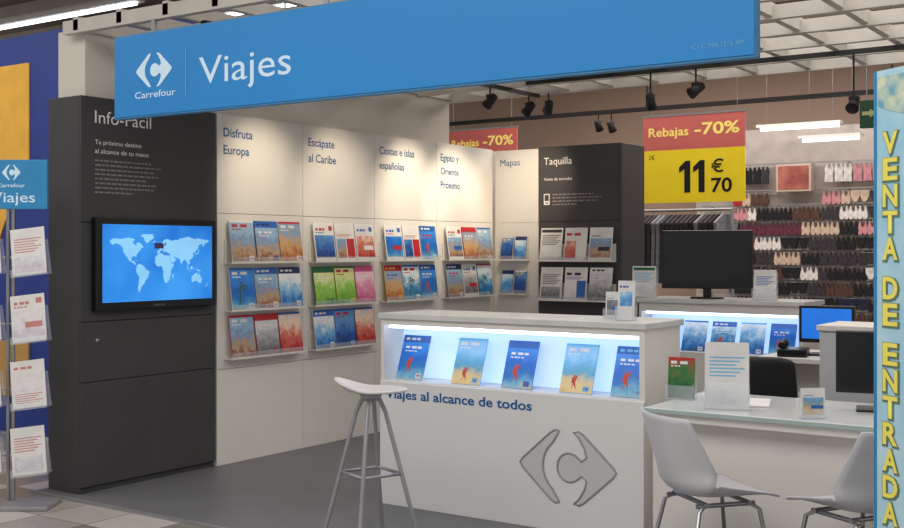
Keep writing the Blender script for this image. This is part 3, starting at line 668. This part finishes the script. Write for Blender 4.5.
# ---------------------------------------------------------------- brochure tower (beside the charcoal unit)
def rd2(px, d):
    r_ = (px-CX)/FL*d; return (cs*r_-sn*d, sn*r_+cs*d)
rx, ry = rd2(12, 6.72)
rk = root('brochure_rack', 'freestanding metal brochure rack with light blue header board', 'brochure rack', (rx, ry, 0), YAW)
MB().box(-0.22, 0.21, -0.01, 0.01, 1.74, 2.03).obj('header_board', mat('header_blue', (44,134,186), 0.5, emit=0.1), rk, bevel=0.003)
logo(rk, 0.0, 1.955, -0.0105, 0.11, 0.09, SIGNW)
text('Carrefour', rk, 0.0, 1.868, -0.012, 0.022, SIGNW, width=0.16, align='C', bold=0.02)
text('Viajes', rk, 0.01, 1.78, -0.012, 0.06, SIGNW, width=0.26, align='C', bold=0.01)
for xx in (-0.03, 0.0):
    MB().tube([(xx, 0.02, 0.02), (xx, 0.02, 1.9)], 0.011).obj('post', METAL, rk)
b = MB(); b.box(-0.25, 0.26, -0.16, 0.10, 0, 0.025); b.obj('base', METALP, rk, bevel=0.006)
shelves = [1.355, 0.965, 0.58, 0.19]
TL = math.radians(-7)
for z in shelves:
    for xx in (-0.14, 0.125):
        b = MB(); b.box(-0.105, 0.105, -0.075, 0.02, -0.006, 0); b.box(-0.105, 0.105, -0.079, -0.075, -0.006, 0.04)
        b.box(-0.105, 0.105, 0.008, 0.012, 0, 0.2); b.obj('pocket', ACRYL, rk, (xx, 0, z), (0, TL, 0))
        MB().tube([(xx, 0.02, z+0.1), (-0.015, 0.02, z+0.1)], 0.006, seg=6).obj('bracket', METAL, rk)
for i, z in enumerate(shelves):
    for xx in (-0.14, 0.125):
        w_ = Vector((rx, ry, 0))+Vector((cs*xx+sn*0.05, sn*xx-cs*0.05, 0))
        o = brochure((w_.x, w_.y, z+0.002), YAW+0.0, math.radians(9), 0.200, 0.275, [('w','pale','l','l',5),('w','pale','w','l',4),('w','pale','l','l',0)][(i+(xx > 0)) % 3],
                 'pale printed catalogue tilted in rack pocket', 'catalogues in the brochure rack')
        o.rotation_euler[1] = TL

# ---------------------------------------------------------------- vertical roll-up banner
rb = root('rollup_banner', 'tall light blue roll-up banner with yellow vertical lettering', 'banner', (-0.952, 3.72, 0.0), math.radians(-36))
MB().box(0, 0.85, 0, 0.004, 0.06, 2.06).obj('banner_sheet', mat('banner_print_cyan', (156,206,228), 0.5, col2=(196,226,238), scale=4), rb)
MB().rect(0.0, 0.014, 0.06, 2.06, -0.001).obj('border_stripe', mat('banner_cyan_edge', (30,136,190), 0.5), rb)
b = MB(); b.prism([(0.02,1.95),(0.08,1.93),(0.2,1.90),(0.4,1.89),(0.65,1.90),(0.83,1.95),(0.83,2.04),(0.02,2.04)], -0.001, -0.002)
b.obj('printed_picture', mat('banner_picture', (110,170,190), 0.5, col2=(220,225,190), scale=18), rb)
MB().box(-0.01, 0.86, -0.06, 0.08, 0, 0.06).obj('base', METAL, rb, bevel=0.01)
MB().tube([(0.42,0.02,0.06),(0.42,0.02,2.06)], 0.01).obj('pole', METAL, rb)
YEL = mat('banner_yellow', (236, 222, 96), 0.5, emit=0.08)
YOUT = mat('banner_letter_outline', (96, 128, 110), 0.5)  # printed dark outline behind the yellow letters
z = 1.80
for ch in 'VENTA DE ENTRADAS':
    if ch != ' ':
        text(ch, rb, 0.078, z-0.003, -0.0015, 0.066, YOUT, width=0.078, align='C', bold=0.11, name='letter_outline')
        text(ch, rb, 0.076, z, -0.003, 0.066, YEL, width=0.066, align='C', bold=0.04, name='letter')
    z -= 0.082 if ch != ' ' else 0.04

# ---------------------------------------------------------------- sale signs
def sale_sign(x0, x1, y, z0, z1, label):
    w = x1-x0; h = z1-z0
    r = root('hanging_sale_sign', label, 'sign', (x0, y, z0), 0, 'hanging sale signs')
    YT = mat('sale_pale_yellow', (250, 226, 120), 0.6, emit=0.3)
    MB().box(0, w, 0, 0.015, 0, h*0.60).obj('price_panel', mat('sale_yellow', (246, 214, 34), 0.6, emit=0.2, var=0.03), r)
    MB().box(0, w, 0, 0.015, h*0.60, h).obj('header_panel', mat('sale_coral', (220, 112, 104), 0.6, emit=0.08, var=0.03), r)
    text('Rebajas', r, w*0.06, h*0.76, -0.003, h*0.10, YT, width=w*0.40, bold=0.02)
    text('-70%', r, w*0.52, h*0.76, -0.003, h*0.13, YT, width=w*0.43, bold=0.03)
    one = [(0.45,0),(0.90,0),(0.90,1),(0.55,1),(0.05,0.80),(0.05,0.62),(0.45,0.74)]
    for xx in (0.36, 0.50):
        MB().prism([(w*xx+p[0]*w*0.13, h*0.11+p[1]*h*0.36) for p in one], -0.001, -0.003).obj('numeral', BLACKM, r)
    text('€', r, w*0.68, h*0.33, -0.003, h*0.14, BLACKM, width=w*0.12, bold=0.02)
    text('70', r, w*0.68, h*0.11, -0.003, h*0.155, BLACKM, width=w*0.20, bold=0.03)
    text('2€', r, w*0.06, h*0.50, -0.003, h*0.05, BLACKM)
    for xx in (0.08, w-0.08):
        MB().tube([(xx, 0.008, h-0.01), (xx, 0.008, 4.1-z0)], 0.003, seg=5).obj('hanging_wire', METAL, r)
    MB().box(-0.01, w+0.01, -0.004, 0.019, h-0.012, h+0.006).obj('top_rail', METALP, r)
    return r
xa, zt = onY(643, 115, 10.5); xb, zb = onY(745, 202, 10.5)
sale_sign(xa, xb, 10.5, 1.965, 2.83, 'red and yellow hanging sale sign with price above clothing racks')
xa, zt = onY(454, 130, 11.6); xb, _ = onY(517, 130, 11.6)
sale_sign(xb-1.0, xb, 11.6, 2.10, 2.97, 'red and yellow hanging sale sign seen above the white panels')
x, z = onY(866, 114, 9.3)
ex = root('emergency_exit_sign', 'small green emergency exit sign hung from above', 'sign', (x, 9.3, z), 0)
MB().box(-0.05, 0.13, 0, 0.04, -0.11, 0.11).obj('sign_box', mat('exit_green', (24,70,44), 0.5, emit=0.1), ex, bevel=0.004)
b = MB()
b.prism([(-0.03,-0.01),(0.03,-0.01),(0.03,-0.03),(0.08,0.005),(0.03,0.04),(0.03,0.02),(-0.03,0.02)], -0.001, -0.003); b.obj('arrow', mat('arrow_cream', (200,196,140), 0.5), ex)
MB().tube([(0,0.02,0.1),(0,0.02,4.1-z)], 0.005, seg=6).obj('hanging_rod', METAL, ex)

# ---------------------------------------------------------------- clothing wall
GC = [mat('garment_%s' % n_, c_, 0.9, var=0.2, scale=20) for n_, c_ in [('black',(26,24,28)),('charcoal',(56,50,56)),('white',(226,220,216)),('beige',(205,178,158)),('plum',(98,44,60)),('navy',(34,38,66)),('rose',(205,140,148)),('brown',(86,58,48)),('grey',(120,122,132)),('red',(170,40,48))]]
def bra(w, h):
    return [(-0.5*w,0.25*h),(-0.42*w,0.6*h),(-0.28*w,0.98*h),(-0.22*w,0.98*h),(-0.14*w,0.65*h),(0,0.5*h),(0.14*w,0.65*h),(0.22*w,0.98*h),(0.28*w,0.98*h),(0.42*w,0.6*h),(0.5*w,0.25*h),(0.36*w,0.0),(0.1*w,0.0),(0,0.16*h),(-0.1*w,0.0),(-0.36*w,0.0)]
def camis(w, h):
    return [(-0.42*w,0),(-0.36*w,0.4*h),(-0.44*w,0.72*h),(-0.25*w,1.0*h),(-0.19*w,1.0*h),(-0.14*w,0.82*h),(0,0.76*h),(0.14*w,0.82*h),(0.19*w,1.0*h),(0.25*w,1.0*h),(0.44*w,0.72*h),(0.36*w,0.4*h),(0.42*w,0)]
def brief(w, h):
    return [(-0.5*w,0.95*h),(0.5*w,0.95*h),(0.46*w,0.5*h),(0.18*w,0.0),(-0.18*w,0.0),(-0.46*w,0.5*h)]
GM = {}
def garment_mesh(kind, ci):
    k = (kind, ci)
    if k in GM: return GM[k]
    b = MB(); f = [bra, camis, brief][kind]; w, h = [(0.112,0.15),(0.11,0.20),(0.105,0.13)][kind]
    pts = [(p[0], p[1]-h) for p in f(w, h)]
    b.prism(pts, -0.035, -0.008, 0)
    b.tube([(0,-0.015,-0.03),(0,-0.012,0.02)], 0.003, 1, 5)
    b.tube([(-0.045,-0.015,-0.006),(0.045,-0.015,-0.006)], 0.004, 1, 5)
    GM[k] = b.mesh('garment', [GC[ci], METAL]); return GM[k]
PY = 12.78
xa, za = onY(776, 192, PY); xb, zb2 = onY(811, 163, PY)
rows = [2.46, 2.16, 1.99, 1.82, 1.65, 1.48, 1.31, 1.14, 0.97, 0.80]
for ri, z in enumerate(rows):
    yo = 12.90
    b = MB(); b.box(-5.3, -1.6, yo, yo+0.03, z+0.02, z+0.035)
    for x in (-5.2, -4.4, -3.6, -2.8, -2.0): b.box(x, x+0.02, yo+0.03, 13.0, z+0.02, z+0.035)
    tag(b.obj('display_rail', METALP), 'grey metal display rail with hanging garments on display wall', 'clothes rail', 'garment rails')
    x = -4.98+random.uniform(-0.04, 0.04)
    run = 0
    while x < -2.95:
        x += random.uniform(0.098, 0.108)
        if xa-0.09 < x < xb+0.09 and z > za-0.02: continue
        if run <= 0:
            run = random.randint(1, 3)
            kind = 1 if ri == 0 else random.choice([0,0,2])
            pal = [2,3,2,6,2,1,8,0] if ri == 0 else ([0,1,0,3,4,2,7,0,6,1,9] if ri < 5 else [0,1,0,0,1,5,7,2,0,3])
            ci = random.choice(pal)
        run -= 1
        o = link('hanging_garment', garment_mesh(kind, ci), None, (x, 12.915, z), (0, random.uniform(-0.04, 0.04), random.uniform(-0.15, 0.15)))
        tag(o, '%s garment hanging on the display wall' % GC[ci].name.split('_')[1], 'garment', 'garments on the display wall')
plq = root('wall_plaque', 'brown-red framed plaque fixed to the garment display rail', 'sign', (0, PY, 0), 0)
MB().box(xa, xb, 0.0, 0.12, za, zb2).obj('frame', mat('plaque_frame', (205,180,165), 0.5), plq, bevel=0.004)
MB().box(xa+0.025, xb-0.025, -0.006, 0.0, za+0.025, zb2-0.025).obj('face', mat('plaque_red', (140,66,58), 0.5, col2=(185,112,96), scale=5), plq)
# free standing rack
ck = root('clothes_rack', 'freestanding metal clothes rack with hanging garments', 'clothes rack', (-6.2, 11.3, 0), 0)
MB().tube([(0,0,0.0),(0,0,1.92)], 0.02, seg=8).obj('upright', METALP, ck)
MB().tube([(1.9,0,0.0),(1.9,0,1.92)], 0.02, seg=8).obj('upright', METALP, ck)
MB().tube([(0,0,1.92),(1.9,0,1.92)], 0.015, seg=8).obj('top_rail', METALP, ck)
MB().box(-0.05, 1.95, -0.2, 0.2, 0.0, 0.04).obj('base', METALP, ck)
def long_garment(ci):
    k = ('long', ci)
    if k in GM: return GM[k]
    b = MB(); b.prism([(-0.2,-0.75),(-0.19,-0.2),(-0.21,-0.12),(-0.06,-0.03),(0.06,-0.03),(0.21,-0.12),(0.19,-0.2),(0.2,-0.75)], -0.016, 0.016, 0)
    b.tube([(0,0,-0.05),(0,0,0.0),(0.012,0,0.015)], 0.004, 1, 5)
    GM[k] = b.mesh('garment', [GC[ci], METAL]); return GM[k]
for j in range(34):
    ci = random.choice([1,0,0,5,1,8,8,1])
    o = link('hanging_garment', long_garment(ci), None, (-6.12+j*0.053, 11.3, 1.9), (0, 0, math.radians(78)+random.uniform(-0.03, 0.03)))
    tag(o, '%s garment hanging on freestanding rack' % GC[ci].name.split('_')[1], 'garment', 'garments on the freestanding rack')

# ---------------------------------------------------------------- fluorescent fittings
def fitting(x0, x1, y, z, label):
    r = root('fluorescent_light', label, 'ceiling light', (x0, y, z), 0, 'fluorescent lights')
    MB().box(0, x1-x0, -0.07, 0.07, 0.03, 0.06).obj('housing', WHITE, r)
    MB().tube([(0.03,0,0.012),(x1-x0-0.03,0,0.012)], 0.018, seg=8).obj('tube_lamp', TUBE, r)
    for xx in (0.1, x1-x0-0.1): MB().tube([(xx,0,0.06),(xx,0,4.1-z)], 0.002, seg=5).obj('suspension_wire', METAL, r)
fitting(-13, -8.2, 6.9, 3.72, 'long suspended fluorescent light over the neighbouring shop')
fitting(-11.5, -6.6, 8.2, 3.85, 'long suspended fluorescent light behind the panel wall')
fitting(-6.2, -4.0, 7.4, 3.85, 'long suspended fluorescent light above the canopy')
for px0, px1, py, yy in ((758, 842, 131, 12.6), (800, 862, 142, 12.3)):
    xa_, za_ = onY(px0, py, yy); xb_, _ = onY(px1, py, yy)
    fitting(xa_, xb_, yy, za_, 'bright fluorescent light above the clothing wall')

# ---------------------------------------------------------------- lights
def area(loc, sx, sy, e, col=(1,0.97,0.935), rot=(0,0,0)):  # unseen area lamps added below the ceiling as broad fill
    ld = bpy.data.lights.new('ceiling_panel', 'AREA'); ld.shape = 'RECTANGLE'; ld.size = sx; ld.size_y = sy; ld.energy = e; ld.color = col
    lo = bpy.data.objects.new('ceiling_light_panel', ld); sc.collection.objects.link(lo); lo.location = loc; lo.rotation_euler = rot
area((-3.0, 1.5, 3.9), 7, 3, 200)
area((-1.5, 6.3, 3.9), 4, 3, 105)
area((-4.2, 11.0, 3.9), 5, 2.5, 170, (1,0.94,0.88))
area((-9.0, 3.5, 3.9), 4, 3, 85)
wd = bpy.data.worlds.new('world'); sc.world = wd; wd.use_nodes = True
bg = wd.node_tree.nodes['Background']; bg.inputs['Color'].default_value = (1.0, 0.97, 0.94, 1); bg.inputs['Strength'].default_value = 0.5

# ---------------------------------------------------------------- camera
cd = bpy.data.cameras.new('camera'); cam = bpy.data.objects.new('camera', cd); sc.collection.objects.link(cam)
cam.location = (0, 0, H); cam.rotation_euler = (math.pi/2, 0, YAW)
cd.sensor_width = 36; cd.lens = FL/904*36; cd.shift_y = -14/904
sc.camera = cam
